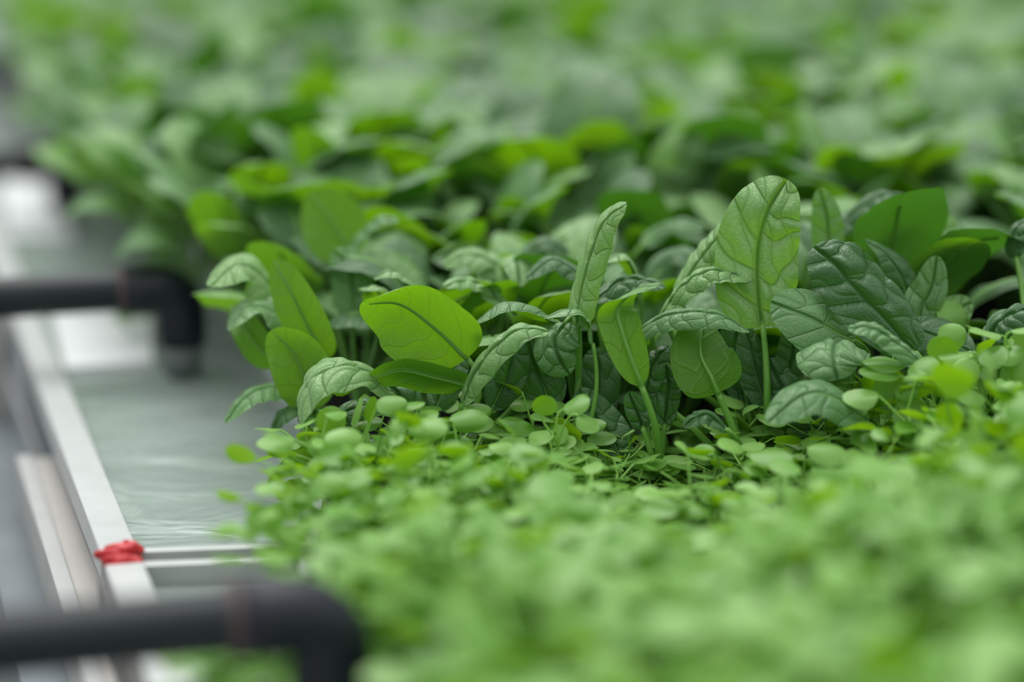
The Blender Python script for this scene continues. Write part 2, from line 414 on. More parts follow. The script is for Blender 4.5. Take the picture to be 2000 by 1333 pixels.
# ------------------------------------------------------------------ spinach: the plants in focus
D0 = 1.205
SEED = [10]
def hero_leaf(root, base, pts, n, hw, cup=(.5, .5), m=SPIN, quilt=.0009, wave=.04, res=(80, 44), skew=.85, blunt=.5, spacing=.0095, cup_end=None, rs=.0013, label=None, via=None):
    SEED[0] += 1
    pw = np.array([P(a, b, D0+c) for a, b, c in pts])
    nn = [NV(n)] if not isinstance(n, list) else [NV(v) for v in n]
    d = D0+np.mean([p[2] for p in pts]); hwm = hw/F_PX*d
    org = A(root.location.x, root.location.y, root.location.z)
    pw = pw-org
    V, Fc, uv, uv2, C, Nn, T = leaf_arrays(pw, np.array(nn), hwm, cup, res[0], res[1], quilt*1.4, SEED[0], wave, skew, blunt, spacing, cup_end)
    o = link('leaf', mesh('leaf', V, Fc, m, uv, uv2, np.full(len(V), (SEED[0]*.37) % 1)), root)
    if label: tag(o, label)
    b = A(base[0], base[1], base[2])-org; L_ = np.linalg.norm(C[0]-b)
    mid = b+A(0, 0, .4*L_) if via is None else P(via[0], via[1], D0+via[2])-org
    st = bez(b, mid, C[0]-T[0]*L_*.35, C[0], 16)
    k = int(len(C)*.86); rib = C[1:k]-Nn[1:k]*(max(.0013, quilt*1.9)*np.clip(np.arange(1, k)/12., 0, 1))[:, None]
    path = np.vstack([st, rib]); rad = np.concatenate([np.linspace(rs*1.5, rs, 16), np.linspace(rs, .0003, len(rib))])
    V, Fc = tube_arrays(path, rad, 8)
    link('leaf_stalk', mesh('leaf_stalk', V, Fc, STEM), o)
    return o
def hero_plant(px, dd, label, z=.012):
    q = P(px, 700, D0+dd); b = A(q[0], q[1], z)
    root = empty('spinach_plant', b); tag(root, label, 'spinach plant'); root['_b'] = 1; del root['_b']
    return root, b

# -- far left hero: drooping curled leaf, two undersides
r, b = hero_plant(815, .0, 'sharp spinach plant at the row corner, hooked pale leaf and big arched underside')
hero_leaf(r, b, [(912, 700, .012), (850, 640, .006), (780, 592, .0), (708, 590, -.010)], [(-.35, .80, -.55), (-.35, .80, -.60), (-.30, .75, -.6), (-.75, .6, .2)], 104, (.75, .5), quilt=.0003, spacing=.013, wave=.02, m=PALE, cup_end=(.9, .9))
hero_leaf(r, b, [(918, 752, .012), (850, 735, .004), (780, 722, -.002), (712, 745, -.006)], [(0, .72, -.70), (0, .7, -.70), (-.1, .72, -.65)], 47, (.55, .35), quilt=.0003, spacing=.012, wave=.02)
hero_leaf(r, b, [(765, 770, .004), (720, 725, -.004), (668, 712, -.010), (603, 742, -.014), (583, 812, -.012), (612, 862, -.004)], [(.1, .85, .5), (-.2, .85, .5), (-.45, .7, .5), (-.8, .4, .4), (-.95, .1, .2), (-.9, -.3, .1)], 66, (.9, .55), quilt=.0014, m=PALE, wave=.10, spacing=.013)
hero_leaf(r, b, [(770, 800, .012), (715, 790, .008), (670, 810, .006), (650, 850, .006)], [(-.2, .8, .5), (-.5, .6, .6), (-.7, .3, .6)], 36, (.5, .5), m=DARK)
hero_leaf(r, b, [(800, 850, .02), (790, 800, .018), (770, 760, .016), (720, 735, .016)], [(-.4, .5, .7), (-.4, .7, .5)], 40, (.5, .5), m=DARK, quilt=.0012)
# -- second plant
r, b = hero_plant(915, .02, 'sharp spinach plant with a pale blistered leaf slanting up right of the arched underside')
hero_leaf(r, b, [(903, 790, -.004), (925, 730, -.010), (968, 675, -.014), (1020, 642, -.014), (1072, 648, -.010)], [(-.55, .45, .65), (-.45, .60, .62), (-.25, .75, .6), (.0, .8, .55)], 40, (.85, .95), m=PALE, quilt=.0012, wave=.06, spacing=.012)
hero_leaf(r, b, [(1085, 628, .022), (1035, 596, .016), (980, 592, .010), (925, 634, .006)], [(.15, .95, -.05), (0, .95, .05), (-.35, .85, .15)], 46, (.95, .95), m=SPIN, quilt=.0004)
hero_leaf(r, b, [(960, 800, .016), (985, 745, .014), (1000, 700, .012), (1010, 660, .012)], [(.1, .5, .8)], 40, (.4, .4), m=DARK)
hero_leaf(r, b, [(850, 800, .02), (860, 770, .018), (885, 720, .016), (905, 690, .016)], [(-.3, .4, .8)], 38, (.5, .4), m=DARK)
# -- third: folded cap and hanging shiny leaf
r, b = hero_plant(1120, .012, 'sharp spinach plant with a folded grey-topped leaf over a shiny hanging one')
hero_leaf(r, b, [(1158, 672, .010), (1150, 628, .008), (1118, 603, .002), (1062, 622, -.004)], [(.6, .65, .2), (.4, .9, .1), (.0, .95, .2), (-.4, .85, .2)], 34, (.7, .7), m=SPIN, quilt=.0007, via=(1160, 790, .006), rs=.0010)
hero_leaf(r, b, [(1105, 630, .012), (1085, 658, .004), (1090, 695, .0), (1112, 732, .004)], [(-.1, .9, .4), (-.2, .6, .8), (-.1, .3, .95)], 52, (.8, .8), m=SPIN, quilt=.0015)
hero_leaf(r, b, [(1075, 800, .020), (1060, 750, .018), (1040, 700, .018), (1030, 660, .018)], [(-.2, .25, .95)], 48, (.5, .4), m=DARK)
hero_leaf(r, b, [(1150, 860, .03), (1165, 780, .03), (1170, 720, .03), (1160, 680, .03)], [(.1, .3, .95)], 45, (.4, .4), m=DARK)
# -- fourth: narrow upright leaf
r, b = hero_plant(1140, .045, 'spinach plant with one tall narrow upright leaf, bright along its right edge')
hero_leaf(r, b, [(1128, 640, .012), (1130, 590, .010), (1150, 505, .006), (1180, 432, .002), (1224, 398, -.004)], [(-.72, .15, .68), (-.76, .22, .6), (-.78, .35, .5), (-.75, .55, .3)], 44, (.45, 1.25), m=PALE, quilt=.0009, blunt=.42, spacing=.010)
hero_leaf(r, b, [(1135, 545, .05), (1110, 520, .05), (1075, 508, .048), (1028, 545, .045)], [(0, .9, .4), (0, .85, .5), (-.2, .8, .5)], 34, (.6, .6), m=DARK, quilt=.0004)
hero_leaf(r, b, [(1160, 590, .03), (1210, 548, .032), (1250, 545, .034), (1300, 560, .034)], [(0, .85, .5)], 36, (.8, .6), m=DARK, quilt=.0014)
hero_leaf(r, b, [(1250, 570, .06), (1240, 525, .055), (1215, 495, .05), (1175, 515, .045)], [(.4, .85, .2), (.2, .95, .1), (-.1, .9, .1)], 40, (.7, .7), m=PALE, quilt=.0003)
hero_leaf(r, b, [(1195, 700, .05), (1200, 650, .05), (1190, 600, .05), (1175, 560, .05)], [(-.2, .3, -.95)], 36, (.4, .4), m=SPIN, quilt=.0003)
# -- fifth: bright underside, small crinkled leaves
r, b = hero_plant(1292, -.002, 'sharp spinach plant with a glowing yellow-green leaf back whose tip folds right')
hero_leaf(r, b, [(1252, 752, -.016), (1232, 700, -.018), (1214, 645, -.018), (1206, 598, -.016), (1238, 566, -.022), (1290, 556, -.032)], [(-.1, .10, -1), (-.1, .15, -1), (-.1, .30, -.95), (-.2, .85, -.4), (-.25, .93, .25), (-.1, .85, .5)], 42, (.55, .35), m=PALE, quilt=.0002, wave=.03, spacing=.012, via=(1290, 850, -.012), rs=.0015, blunt=.55)
hero_leaf(r, b, [(1262, 775, .006), (1268, 735, .002), (1280, 700, .0), (1306, 678, .0)], [(-.5, .2, .85), (-.5, .4, .75), (-.4, .6, .6)], 30, (.8, .9), m=DARK, quilt=.0018, spacing=.007)
hero_leaf(r, b, [(1298, 832, .008), (1302, 790, .006), (1306, 750, .006), (1300, 712, .008)], [(.25, .35, .9)], 30, (.6, .6), m=DARK, quilt=.0016, spacing=.007)
hero_leaf(r, b, [(1256, 838, -.002), (1246, 808, -.004), (1228, 766, -.006)], [(-.3, .2, .95)], 26, (.5, .5), m=DARK, quilt=.0016, spacing=.007, via=(1272, 880, -.004))
hero_leaf(r, b, [(1215, 900, .01), (1190, 850, .012), (1160, 810, .014), (1130, 760, .016)], [(-.2, .3, .9)], 44, (.4, .4), m=DARK)
# -- sixth: long drooping leaf over a dull leaf back
r, b = hero_plant(1440, .0, 'sharp spinach plant with a long level leaf above a pale-veined dull leaf back')
hero_leaf(r, b, [(1225, 665, .004), (1285, 622, -.006), (1350, 608, -.010), (1410, 616, -.010), (1464, 648, -.006)], [(-.1, .80, .55), (0, .82, .5), (.1, .85, .45), (.25, .85, .35)], 44, (.9, 1.1), m=SPIN, quilt=.0009, spacing=.008, skew=.8)
hero_leaf(r, b, [(1402, 768, -.004), (1388, 735, -.006), (1368, 690, -.004), (1372, 628, .006)], [(-.1, .20, -1), (-.1, .25, -1), (0, .4, -.9)], 66, (.45, .25), m=SPIN, quilt=.0003, spacing=.014, blunt=.45, rs=.0016, via=(1450, 850, -.008), label='dull leaf back with a thick bright midrib')
hero_leaf(r, b, [(1500, 800, .02), (1480, 740, .02), (1470, 690, .02), (1455, 640, .022)], [(.3, .3, .9)], 38, (.5, .5), m=DARK)
hero_leaf(r, b, [(1420, 840, -.02), (1385, 812, -.022), (1360, 815, -.024), (1335, 835, -.024)], [(0, .8, .6)], 24, (.6, .6), m=DARK, quilt=.0012)
# -- seventh: the tall big leaf
r, b = hero_plant(1505, .032, 'tallest spinach plant, its broad upright leaf standing above all the others')
hero_leaf(r, b, [(1490, 640, .012), (1481, 560, .010), (1482, 480, .008), (1500, 410, .004), (1535, 350, .008)], [(-.05, .12, 1), (0, .15, 1), (.02, .25, .97), (.05, .55, .85)], 86, (.35, .55), m=PALE, quilt=.0030, wave=.06, spacing=.014, skew=.72, blunt=.40, rs=.0015, via=(1496, 780, -.004), label='large upright blistered leaf')
hero_leaf(r, b, [(1285, 625, .020), (1330, 560, .012), (1390, 527, .008), (1470, 545, .010)], [(-.15, .80, .5), (-.05, .82, .5), (.15, .85, .4)], 42, (.9, 1.0), m=PALE, quilt=.0012, spacing=.008)
hero_leaf(r, b, [(1320, 580, .032), (1362, 512, .030), (1400, 465, .028), (1440, 425, .028)], [(-.62, .45, .60), (-.62, .5, .55)], 40, (.4, 1.3), m=PALE, quilt=.0010, spacing=.008)
hero_leaf(r, b, [(1520, 790, .03), (1540, 730, .03), (1550, 680, .03), (1545, 620, .03)], [(.2, .2, .95)], 34, (.4, .4), m=SPIN)
hero_leaf(r, b, [(1460, 800, .03), (1445, 720, .03), (1440, 660, .03), (1435, 600, .03)], [(-.2, .2, .95)], 40, (.4, .4), m=DARK)
hero_leaf(r, b, [(1615, 520, .07), (1618, 470, .07), (1615, 420, .068), (1600, 368, .066)], [(.1, .3, .95)], 34, (.4, .4), m=SPIN, quilt=.0006)
# -- eighth: round dull leaf and quilted dome
r, b = hero_plant(1625, .0, 'sharp spinach plant with a round dull leaf above a quilted dome-shaped leaf')
hero_leaf(r, b, [(1672, 668, .004), (1632, 648, -.002), (1590, 622, -.006), (1506, 590, -.006)], [(.0, .55, .83), (-.05, .5, .86)], 80, (.55, .45), m=SPIN, quilt=.0006, spacing=.014, blunt=.45, wave=.02)
hero_leaf(r, b, [(1660, 690, .016), (1636, 664, -.004), (1628, 680, -.022), (1630, 712, -.030), (1636, 742, -.030)], [(.0, .95, -.2), (0, .9, .45), (0, .6, .8), (0, .25, .95)], 80, (.85, .85), m=SPIN, quilt=.0014, spacing=.011, blunt=.42, wave=.03)
hero_leaf(r, b, [(1700, 830, -.035), (1630, 775, -.045), (1570, 770, -.050), (1500, 825, -.055)], [(.1, .75, .65), (-.1, .75, .65), (-.3, .6, .7)], 60, (.6, .6), m=SPIN, quilt=.0006, spacing=.014)
hero_leaf(r, b, [(1600, 850, .01), (1560, 800, .012), (1530, 760, .014), (1500, 700, .016)], [(-.2, .3, .9)], 40, (.5, .4), m=DARK)
# -- ninth: dark crumpled leaf and striped leaf
r, b = hero_plant(1760, .03, 'dark spinach plant with a deeply crumpled blue-green leaf leaning up left')
hero_leaf(r, b, [(1790, 690, .004), (1730, 620, .0), (1672, 560, -.002), (1628, 510, .0), (1590, 482, .006)], [(-.05, .35, .93), (-.05, .42, .9), (-.05, .5, .85)], 70, (.35, .35), m=DARK, quilt=.0024, spacing=.014, blunt=.42, wave=.08, label='deeply crumpled dark leaf')
hero_leaf(r, b, [(1805, 712, -.030), (1752, 670, -.036), (1705, 640, -.040), (1656, 642, -.040)], [(.25, .70, .65), (.1, .75, .6), (-.2, .8, .5)], 38, (.7, .8), m=SPIN, quilt=.0014, spacing=.0075)
hero_leaf(r, b, [(1780, 600, .05), (1760, 540, .045), (1730, 495, .04), (1690, 470, .036)], [(-.1, .7, .7), (-.2, .8, .5)], 38, (.5, .5), m=DARK, quilt=.0006)
hero_leaf(r, b, [(1790, 650, .03), (1800, 600, .03), (1820, 560, .03), (1830, 500, .03)], [(.2, .2, .95)], 40, (.5, .5), m=SPIN)
# -- tenth: behind
r, b = hero_plant(1660, .10, 'slightly blurred spinach plant behind, with a dark tilted leaf ending in a rounded tip')
hero_leaf(r, b, [(1605, 470, .10), (1660, 420, .095), (1720, 380, .09), (1785, 388, .09)], [(-.35, .70, .6), (-.2, .8, .5), (.2, .85, .4)], 42, (.7, .8), m=DARK, quilt=.0011)
hero_leaf(r, b, [(1625, 560, .10), (1650, 500, .10), (1690, 450, .10), (1720, 420, .10)], [(.5, .3, -.8)], 34, (.4, .4), m=SPIN)
hero_leaf(r, b, [(1740, 560, .12), (1790, 510, .12), (1830, 460, .12), (1850, 415, .12)], [(-.5, .5, .7)], 50, (.5, .5), m=PALE)
# -- eleventh: small light leaf and grey flat leaf
r, b = hero_plant(1850, .05, 'small spinach plant before the dark hollow, one light round leaf over a flat grey one')
hero_leaf(r, b, [(1820, 660, .050), (1845, 632, .048), (1870, 605, .046), (1898, 590, .044)], [(-.1, .45, .88)], 40, (.4, .4), m=PALE, quilt=.0007, res=(40, 24))
hero_leaf(r, b, [(1900, 690, .015), (1850, 665, .018), (1810, 650, .020), (1770, 632, .022)], [(0, .45, .9)], 44, (.2, .2), m=DARK, quilt=.0002, spacing=.02)
# -- twelfth: right edge
r, b = hero_plant(2010, -.005, 'spinach plant cut by the right picture edge, a ribbed leaf arching behind the cress')
hero_leaf(r, b, [(1925, 672, -.012), (1950, 628, -.014), (1990, 606, -.014), (2050, 600, -.012)], [(-.3, .8, .5), (-.1, .85, .5)], 44, (.6, .9), m=DARK, quilt=.0016, spacing=.008)
hero_leaf(r, b, [(1985, 505, .05), (1978, 470, .05), (1990, 440, .05), (2030, 425, .05)], [(-.7, .6, .4), (-.4, .8, .4)], 34, (.6, .6), m=DARK)
hero_leaf(r, b, [(1960, 780, .0), (1940, 740, -.004), (1935, 700, -.006), (1955, 660, -.008)], [(-.4, .4, .8)], 36, (.5, .5), m=DARK)

# -- left edge of the bed, a little behind the focus
LO = dict(res=(36, 20))
r, b = hero_plant(590, .085, 'spinach plant at the water edge, leaves hanging out towards the middle pipe elbow')
hero_leaf(r, b, [(560, 620, .10), (520, 545, .08), (465, 515, .07), (410, 560, .06)], [(.1, .7, .7), (-.2, .7, .7), (-.5, .6, .6)], 66, (.8, .8), m=PALE, quilt=.0008, **LO)
hero_leaf(r, b, [(585, 650, .08), (530, 605, .07), (480, 600, .06), (450, 645, .05)], [(-.1, .7, .7), (-.4, .6, .7), (-.7, .4, .5)], 50, (.5, .5), m=SPIN, quilt=.0006, **LO)
hero_leaf(r, b, [(575, 680, .09), (520, 690, .08), (480, 640, .08), (450, 600, .09)], [(-.3, .5, -.8)], 34, (.4, .4), m=SPIN, quilt=.0002, **LO)
hero_leaf(r, b, [(640, 700, .06), (605, 640, .055), (570, 570, .05), (535, 510, .05)], [(.3, .35, -.9)], 50, (.3, .4), m=PALE, quilt=.0003, **LO)
hero_leaf(r, b, [(612, 800, .05), (595, 740, .045), (570, 685, .04), (530, 645, .034)], [(-.25, .30, -.92), (-.25, .4, -.9), (-.35, .8, -.4)], 62, (.45, .4), m=PALE, quilt=.0003, cup_end=(.9, .9), **LO)
hero_leaf(r, b, [(600, 790, .06), (545, 755, .05), (485, 770, .04), (440, 825, .035)], [(0, .85, .5), (-.3, .8, .5), (-.6, .6, .5)], 44, (.7, .7), m=SPIN, quilt=.0012, **LO)
hero_leaf(r, b, [(620, 830, .05), (580, 800, .045), (550, 810, .04), (530, 845, .04)], [(-.3, .7, .6)], 26, (.6, .6), m=DARK, **LO)
r, b = hero_plant(665, .015, 'low spinach plant with a narrow dark leaf hanging down to the white raft edge')
hero_leaf(r, b, [(612, 850, -.002), (585, 870, -.006), (555, 900, -.010), (520, 950, -.012)], [(-.75, .2, .65), (-.8, .1, .6)], 26, (.4, 1.0), m=SPIN, quilt=.0004, **LO)
hero_leaf(r, b, [(640, 880, .0), (625, 900, -.002), (612, 925, -.004), (606, 965, -.004)], [(-.4, .1, .9)], 20, (.5, .8), m=SPIN, quilt=.0004, **LO)
r, b = hero_plant(700, .13, 'blurred spinach plant behind the corner one, a broad bright leaf back standing up')
hero_leaf(r, b, [(690, 500, .15), (665, 460, .15), (640, 420, .15), (605, 378, .15)], [(-.1, .35, -.95)], 66, (.35, .3), m=PALE, quilt=.0003, **LO)
hero_leaf(r, b, [(672, 510, .13), (700, 460, .125), (740, 428, .12), (780, 430, .12)], [(-.45, .7, .5), (-.3, .8, .45)], 26, (.6, .6), m=SPIN, **LO)
hero_leaf(r, b, [(690, 640, .10), (690, 580, .10), (680, 520, .10), (650, 490, .10)], [(-.2, .5, .85)], 44, (.5, .5), m=SPIN, **LO)
hero_leaf(r, b, [(740, 640, .08), (745, 590, .07), (735, 560, .06), (700, 565, .06)], [(-.1, .8, -.2), (0, .95, .1), (-.3, .9, .1)], 36, (.6, .6), m=PALE, **LO)
hero_leaf(r, b, [(810, 560, .06), (785, 540, .055), (760, 530, .05), (730, 545, .05)], [(0, .9, .3)], 26, (.6, .6), m=PALE, **LO)
r, b = hero_plant(960, .10, 'blurred spinach plant with pale yellow-green domed leaves behind the slanting sharp leaf')
hero_leaf(r, b, [(985, 545, .10), (960, 510, .10), (910, 495, .10), (865, 520, .10)], [(-.1, .8, .55)], 42, (.7, .7), m=PALE, quilt=.001, **LO)
hero_leaf(r, b, [(990, 570, .09), (1000, 520, .09), (1010, 510, .08), (1015, 560, .07)], [(.1, .8, .55), (.1, .5, .85)], 34, (.6, .6), m=PALE, quilt=.001, **LO)
hero_leaf(r, b, [(985, 600, .06), (950, 560, .06), (910, 548, .055), (865, 560, .05)], [(0, .85, .5)], 30, (.6, .6), m=PALE, quilt=.0018, **LO)
hero_leaf(r, b, [(880, 620, .07), (890, 590, .07), (930, 570, .065), (980, 565, .06)], [(0, .6, -.75)], 34, (.4, .4), m=PALE, quilt=.0003, **LO)
hero_leaf(r, b, [(1020, 520, .12), (1050, 480, .12), (1080, 475, .12), (1110, 500, .12)], [(0, .8, .55)], 36, (.6, .6), m=DARK, **LO)
r, b = hero_plant(1310, .30, 'blurred tall spinach plant in the middle distance with a pair of broad upright leaves')
hero_leaf(r, b, [(1210, 480, .30), (1185, 400, .30), (1200, 340, .29), (1240, 322, .28)], [(-.1, .3, .95), (0, .5, .85)], 66, (.6, .6), m=SPIN, **LO)
hero_leaf(r, b, [(1320, 450, .30), (1310, 370, .30), (1330, 300, .29), (1370, 262, .28)], [(-.1, .3, .95), (0, .5, .85)], 62, (.5, .5), m=PALE, **LO)
hero_leaf(r, b, [(1420, 440, .30), (1425, 370, .30), (1440, 300, .29), (1450, 265, .28)], [(.1, .3, .95), (0, .5, .85)], 56, (.5, .5), m=PALE, **LO)
hero_leaf(r, b, [(1255, 480, .16), (1290, 445, .16), (1330, 430, .155), (1375, 450, .15)], [(0, .85, .5)], 34, (.7, .7), m=SPIN, quilt=.0004, **LO)
hero_leaf(r, b, [(1270, 560, .12), (1300, 510, .12), (1330, 495, .115), (1360, 520, .11)], [(0, .75, .6)], 42, (.6, .6), m=DARK, quilt=.0004, **LO)

# fallen leaf on the foam board
fo = G(265, 655, .0035); fe = empty('fallen_leaf', fo)
V, Fc, uv, uv2, C, Nn, T = leaf_arrays(np.array([A(-.012, -.004, .012), A(-.002, 0, .020), A(.010, .004, .014)]), np.array([[-.2, -.5, .8]]), .011, (.4, .4), 24, 14, .0004, 5)
link('leaf_blade', mesh('leaf_blade', V, Fc, SPIN, uv, uv2, np.zeros(len(V))), fe)
V, Fc = tube_arrays([A(.002, -.002, 0), A(-.004, -.004, .006), A(-.012, -.004, .012)], .0008, 6)
link('leaf_stalk', mesh('leaf_stalk', V, Fc, STEM), fe)
tag(fe, 'lone blurred green leaf standing on the white foam board beside the pipe elbow', 'leaf')

# ------------------------------------------------------------------ spinach: the bed behind
def proto_plant(seed, nt_, ns_, nl=None):
    rng = np.random.RandomState(seed); out = []
    nl = nl or rng.randint(9, 12)
    for k in range(nl):
        az = k*2.4+rng.rand()*.7; inner_ = k/nl
        lean = (1-inner_)*.55+.08+rng.rand()*.2
        H = .055+.035*inner_+rng.rand()*.020; Lb = .046+rng.rand()*.024; hw = Lb*(.36+rng.rand()*.12)
        dr = A(math.cos(az), math.sin(az), 0)
        p0 = A(0, 0, 0); p3 = dr*H*math.tan(lean)*.75+A(0, 0, H)
        p1 = A(0, 0, H*.4)+dr*.003; p2 = p3-(unit(dr*math.sin(lean)+A(0, 0, math.cos(lean))))*H*.35
        st = bez(p0, p1, p2, p3, 7)
        bend = .50+rng.rand()*1.45; a0 = lean*.9; pts = [p3]; q = p3.copy()
        for j in range(4):
            a = a0+bend*(j+.5)/4*1.1
            q = q+(dr*math.sin(a)+A(0, 0, math.cos(a)))*Lb/4; pts.append(q.copy())
        an = a0+bend*.55
        N0 = -dr*math.cos(a0)+A(0, 0, math.sin(a0)+.05); N1 = -dr*math.cos(a0+bend)+A(0, 0, math.sin(a0+bend)+.05)
        tw = (rng.rand()-.5)*.7; sd_ = np.cross(dr, A(0, 0, 1))*tw
        N0 = unit(N0+sd_); N1 = unit(N1+sd_)
        cu = rng.rand()*.7
        V, Fc, uv, uv2, C, Nn, T = leaf_arrays(np.array(pts), np.array([N0, N1]), hw, (cu, cu+rng.rand()*.3), nt_, ns_, .0009, seed*31+k, .07, .80, .42, .011)
        sV, sF = tube_arrays(np.vstack([st, C[1:int(len(C)*.7)]-Nn[1:int(len(C)*.7)]*.0006]), .0012, 5 if nt_ > 10 else 4)
        out.append((V, Fc, uv, uv2, rng.rand(), sV, sF, rng.rand()))
    return out
LEAFMATS = [SPIN, SPIN, PALE, SPIN, DARK]
NP_ = 12
hi = [proto_plant(100+i, 16, 10) for i in range(NP_)]
lo = [proto_plant(100+i, 9, 4) for i in range(NP_)]
hi_me = []
for i, pl in enumerate(hi):
    L_ = []
    for (V, Fc, uv, uv2, tt, sV, sF, mr) in pl:
        m = LEAFMATS[int(mr*5)]
        L_.append((mesh('leaf', V, Fc, m, uv, uv2, np.full(len(V), tt)), mesh('leaf_stalk', sV, sF, STEM)))
    hi_me.append(L_)

# left outline of the foliage and the density of the bed, set out on the table
edgeL = [(700, 760), (560, 700), (505, 600), (478, 520), (380, 475), (250, 410), (205, 300), (110, 150), (45, 20), (-60, -80)]
EL = [G(x, y, .085) for x, y in edgeL]
def left_limit(y):
    ys = [p[1] for p in EL]; xs = [p[0] for p in EL]; return np.interp(y, ys, xs)
rng = np.random.RandomState(4)
spots = []
step = .050
for iy in range(60):
    y = 1.27+iy*step
    if y > 3.25: break
    xl = left_limit(y)+.03; xr = (1.10*1000/F_PX)*(y+.05)+.07
    n = int((xr-xl)/step)
    for ix in range(n+1):
        xx = xl+ix*step+(iy % 2)*step*.5+rng.uniform(-.012, .012); yy = y+rng.uniform(-.012, .012)
        if xx > xr: continue
        spots.append((xx, yy))
def pixel(x, y, z):
    v = A(x, y, z)-CAM; d = v@FWD; return 1000+F_PX*(v@RGT)/d, 666.5-F_PX*(v@UPV)/d
keep = []
for (x_, y_) in spots:
    px, py = pixel(x_, y_, .09); sc = rng.uniform(.92, 1.12)
    if y_ < 1.40: sc *= .78
    elif y_ < 1.50: sc *= .90
    if 1740 < px < 2100 and y_ < 1.48: continue
    if 1720 < px < 2150 and y_ < 1.62: sc = .98
    if 1120 < px < 1480 and y_ < 1.50: sc *= .85            # the dark hollow at the right
    if 500 < px < 830 and y_ < 1.36: continue
    keep.append((x_, y_, sc))
keep.sort(key=lambda s: s[1])
ROWS = [(1.45, 'just behind the sharp leaves'), (1.65, 'in softly blurred rows'), (1.95, 'in the blurred middle'), (9, 'in the far bed')]
COLS = [(650, 'near the pipes'), (1150, 'left of the centre'), (1600, 'behind the tall upright leaf'), (9999, 'towards the right edge')]
NOBJ = 270
for i, (x_, y_, sc) in enumerate(keep[:NOBJ]):
    k = rng.randint(NP_)
    root = empty('spinach_plant', (x_, y_, .012), rng.rand()*6.28)
    root.scale = (sc, sc, sc)
    px, py = pixel(x_, y_, .09)
    rw = next(t for lim, t in ROWS if y_ < lim); cl = next(t for lim, t in COLS if px < lim)
    tag(root, 'green spinach plant '+rw+', '+cl, 'spinach plant', 'spinach plants '+rw+', '+cl)
    for lm, sm in hi_me[k]:
        a = link('leaf', lm, root); link('leaf_stalk', sm, a)
# the rest of the bed as one mass
byM = {}
AV, AF, AU, AU2, AT, AM = [], [], [], [], [], []
mats = [SPIN, PALE, DARK, STEM]; off = 0
for (x_, y_, sc) in keep[NOBJ:]:
    k = rng.randint(NP_); a = rng.rand()*6.28; c, s = math.cos(a)*sc, math.sin(a)*sc
    Rm = np.array([[c, -s, 0], [s, c, 0], [0, 0, sc]]); T0 = A(x_, y_, .012)
    for (V, Fc, uv, uv2, tt, sV, sF, mr) in lo[k]:
        for (vv, ff, u1, u2, mi) in ((V, Fc, uv, uv2, mats.index(LEAFMATS[int(mr*5)])), (sV, sF, np.zeros((len(sV), 2)), np.zeros((len(sV), 2)), 3)):
            AV.append(vv@Rm.T+T0); AF.append(ff+off); AU.append(u1); AU2.append(u2)
            AT.append(np.full(len(vv), (tt+rng.rand()) % 1)); AM.append(np.full(len(ff), mi)); off += len(vv)
if AV:
    me = mesh('spinach_bed', np.vstack(AV), np.vstack(AF), SPIN, np.vstack(AU), np.vstack(AU2), np.concatenate(AT))
    for m in mats[1:]: me.materials.append(m)
    me.polygons.foreach_set('material_index', np.concatenate(AM).astype(np.int32)); me.update()
    tag(link('spinach_foliage', me), 'dense mass of blurred spinach filling the far end of the bed', 'spinach', kind='stuff')

# ------------------------------------------------------------------ cress in front
def disc_leaf(c, dr, nrm, Ln, hw, cup, seed, nt_=8, ns_=6):
    dr = unit(dr); p = [c, c+dr*Ln*.5+nrm*Ln*.04, c+dr*Ln]
    return leaf_arrays(np.array(p), np.array([nrm]), hw, (cup, cup), nt_, ns_, 0, seed, .22, .95, .5, .01)
def cress(seed, nl=8, H=.05, spread=1.0, res=(8, 6)):
    r_ = np.random.RandomState(seed); ln = A(r_.uniform(-.35, .35), r_.uniform(-.35, .35), 0)
    st = bez(A(0, 0, 0), A(0, 0, H*.4), ln*H*.5+A(0, 0, H*.75), ln*H+A(0, 0, H), 8)
    sV, sF = [], []; off = 0; leaves = []
    V, F_ = tube_arrays(st, np.linspace(.0010, .0006, 8), 5); sV.append(V); sF.append(F_); off += len(V)
    for k in range(nl):
        u = 1-.075*k-.05*r_.rand() if k else 1.0; u = max(u, .3)
        p = spline(st, np.array([u]))[0]; az = k*2.4+r_.rand()
        el = r_.uniform(.05, .8) if k else 1.2
        dr = A(math.cos(az)*math.cos(el), math.sin(az)*math.cos(el), math.sin(el))
        pl = (.008+.012*r_.rand())*spread; e_ = p+dr*pl+A(0, 0, pl*.3)
        V, F_ = tube_arrays(bez(p, p+dr*pl*.4, e_-dr*pl*.2, e_, 5), .0005, 4); sV.append(V); sF.append(F_+off); off += len(V)
        flat = A(math.cos(az), math.sin(az), r_.uniform(-.35, .45))
        nn = unit(A(-math.cos(az)*.25+r_.uniform(-.8, .8), -math.sin(az)*.25+r_.uniform(-.8, .8), r_.uniform(.35, 1)))
        Ln = r_.uniform(.009, .0185)
        leaves.append(disc_leaf(e_, flat, nn, Ln, Ln*r_.uniform(.36, .48), r_.uniform(-.5, .9), seed*13+k, *res)+(r_.rand(),))
    return leaves, np.vstack(sV), np.vstack(sF)
NC = 14
cp = [cress(500+i, 9+i % 3) for i in range(NC)]
cp_me = [([mesh('leaf', l[0], l[1], CRESS, l[2], l[3], np.full(len(l[0]), l[-1])) for l in L_], mesh('stem', sV, sF, CSTEM)) for L_, sV, sF in cp]
